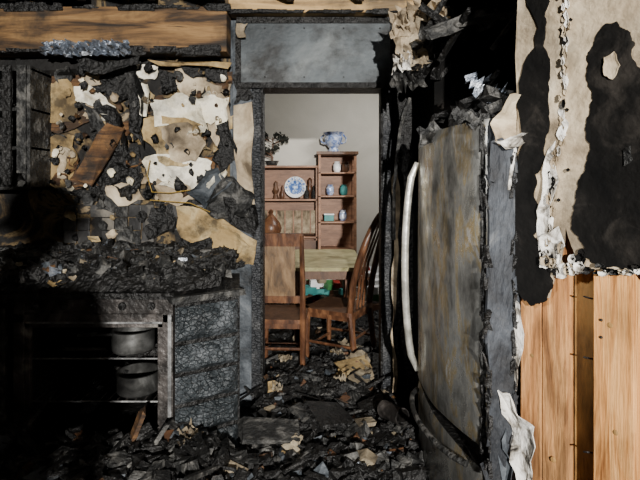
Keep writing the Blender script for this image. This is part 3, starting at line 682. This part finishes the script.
for nm,x,z,mt in (('glass_jar',.27,1.0,glassy),('glass_jar',.12,1.30,glassy),('ceramic_cup',.28,1.30,teal),('ceramic_cup',.2,1.57,white),('ceramic_cup',.3,1.57,oakd)):
    m=MB(nm,[mt]); m.lathe((x,5.66,z),[(.03,0),(.045,.03),(.045,.09),(.03,.11),(.035,.125),(.028,.12),(.02,.02)],16,0); m.done(smooth=True)
m=MB('storage_box_pile',[white,red,green,paper,teal,oakd])
for k in range(70):
    x=U(-.25,.62); y=U(5.0,5.42); s1=U(.05,.16); m.box((x,y,.16+U(0,.34)),(s1,U(.05,.15),U(.02,.10)),(U(-.2,.2),U(-.2,.2),U(0,3)),random.choice([0,0,3,1,2,3,4,5,0]))
m.bb((-.3,4.98,.05),(.66,5.45,.18),5)
m.done(bevel=.003)
# ================= PHOTOGRAPHER (casts the shadow seen at left)
def skin_fig(name,chain,mt,loc,sub=2):
    me=bpy.data.meshes.new(name); V=[];E=[];Rr=[]
    idx={}
    for k,(p,r,par) in chain.items():
        idx[k]=len(V); V.append(p); Rr.append(r)
        if par is not None: E.append((idx[par],idx[k]))
    me.from_pydata(V,E,[]); o=bpy.data.objects.new(name,me); bpy.context.scene.collection.objects.link(o)
    sm=o.modifiers.new('skin','SKIN'); sv=me.skin_vertices[0].data
    for i,r in enumerate(Rr): sv[i].radius=(r,r) if not isinstance(r,tuple) else r
    sv[0].use_root=True
    ss=o.modifiers.new('sub','SUBSURF'); ss.levels=sub; ss.render_levels=sub
    me.materials.append(mt); o.location=loc; return o
ph=bpy.data.objects.new('photographer',None); bpy.context.scene.collection.objects.link(ph); ph.location=(-.52,-.50,0)
ch={'pel':((0,0,.95),.15,None),'sp':((0,0,1.15),.15,'pel'),'chest':((0,0,1.36),.18,'sp'),'neck':((0,.01,1.50),.065,'chest')}
for s_,k in((-1,'l'),(1,'r')):
    ch['hip'+k]=((s_*.1,0,.88),.12,'pel'); ch['kn'+k]=((s_*.12,.02,.50),.085,'hip'+k); ch['an'+k]=((s_*.13,-.01,.09),.06,'kn'+k); ch['to'+k]=((s_*.15,.16,.04),.04,'an'+k)
    ch['sh'+k]=((s_*.20,0,1.42),.08,'chest'); ch['el'+k]=((s_*.25,-.05,1.14),.055,'sh'+k); ch['wr'+k]=((s_*.24,.08,.92),.035,'el'+k)
b=skin_fig('body_clothes',ch,cloth,(0,0,0)); b.parent=ph
hd={'a':((0,.01,1.48),.055,None),'b':((0,.015,1.56),.06,'a'),'c':((0,.02,1.64),.09,'b'),'d':((0,.01,1.70),.092,'c'),'e':((0,0,1.745),.06,'d')}
h=skin_fig('head',hd,skinm,(0,0,0)); h.parent=ph
m=MB('face_features',[skinm,oakd,white]); m.tube([(0,.115,1.66),(0,.135,1.625),(0,.118,1.615)],[.008,.014,.01],8,0)
for s_ in(-1,1): m.lathe((s_*.033,.10,1.665),[(.004,-.012),(.013,0),(.004,.012)],10,2); m.lathe((s_*.1,.01,1.64),[(.006,-.03),(.016,0),(.008,.03)],8,0)
m.tube([(-.025,.105,1.585),(0,.112,1.582),(.025,.105,1.585)],.005,6,1); f_=m.done(smooth=True); f_.parent=ph
m=MB('helmet',[helm]); m.lathe((0,-.01,1.68),[(.165,-.01),(.17,.0),(.12,.015),(.118,.06),(.09,.105),(.04,.125),(.01,.128)],24,0); f_=m.done(smooth=True); f_.parent=ph
for s_,k in((-1,'l'),(1,'r')):
    w=Vector((s_*.24,.08,.92)); c_={'w':(tuple(w),.028,None),'p':(tuple(w+Vector((0,.03,-.06))),.034,'w')}
    for q in range(4):
        ox=(q-1.5)*.018; c_['f%d'%q]=(tuple(w+Vector((ox*.4,.045+ox*.8,-.10))),.010,'p'); c_['g%d'%q]=(tuple(w+Vector((ox*.4-s_*.01,.04+ox,-.145+abs(ox)*.4))),.008,'f%d'%q)
    c_['t']=(tuple(w+Vector((-s_*.03,.06,-.06))),.010,'p'); c_['t2']=(tuple(w+Vector((-s_*.035,.075,-.09))),.009,'t')
    o=skin_fig('hand_'+k,c_,skinm,(0,0,0)); o.parent=ph
# ================= LIGHTS
def lamp(name,typ,loc,power,col=(1,1,1),size=.05,target=None,angle=None,blend=.5):
    l=bpy.data.lights.new(name,typ); l.energy=power; l.color=col
    if typ=='AREA': l.size=size
    else: l.shadow_soft_size=size
    o=bpy.data.objects.new(name,l); o.location=loc; bpy.context.scene.collection.objects.link(o)
    if target is not None: o.rotation_euler=(Vector(target)-Vector(loc)).to_track_quat('-Z','Y').to_euler()
    if typ=='SPOT': l.spot_size=math.radians(angle); l.spot_blend=blend
    return o
lamp('work_lamp','SPOT',(.70,-4.0,2.16),4000,(1,.97,.92),.05,(0,3.1,1.5),56,.75)
lamp('fridge_fill','SPOT',(-1.3,.2,2.1),360,(1,.98,.95),.10,(.58,2.0,1.2),34,.9)  # added fill spot out of view, brightens the refrigerator door
lamp('dining_fill','AREA',(.9,4.6,2.6),38,(1,.98,.94),.5,(0,5.2,.8))  # unseen area light added to lift the dining room
w=bpy.data.worlds.new('World'); bpy.context.scene.world=w; w.use_nodes=True
w.node_tree.nodes['Background'].inputs[0].default_value=(.5,.55,.6,1); w.node_tree.nodes['Background'].inputs[1].default_value=.015
# ================= CAMERA
cd=bpy.data.cameras.new('camera'); cam=bpy.data.objects.new('camera',cd); bpy.context.scene.collection.objects.link(cam)
cam.location=(0,0,CH); cam.rotation_euler=(math.pi/2,0,0); cd.sensor_width=36; cd.lens=27; cd.shift_y=-55/640; cd.clip_start=.02
bpy.context.scene.camera=cam
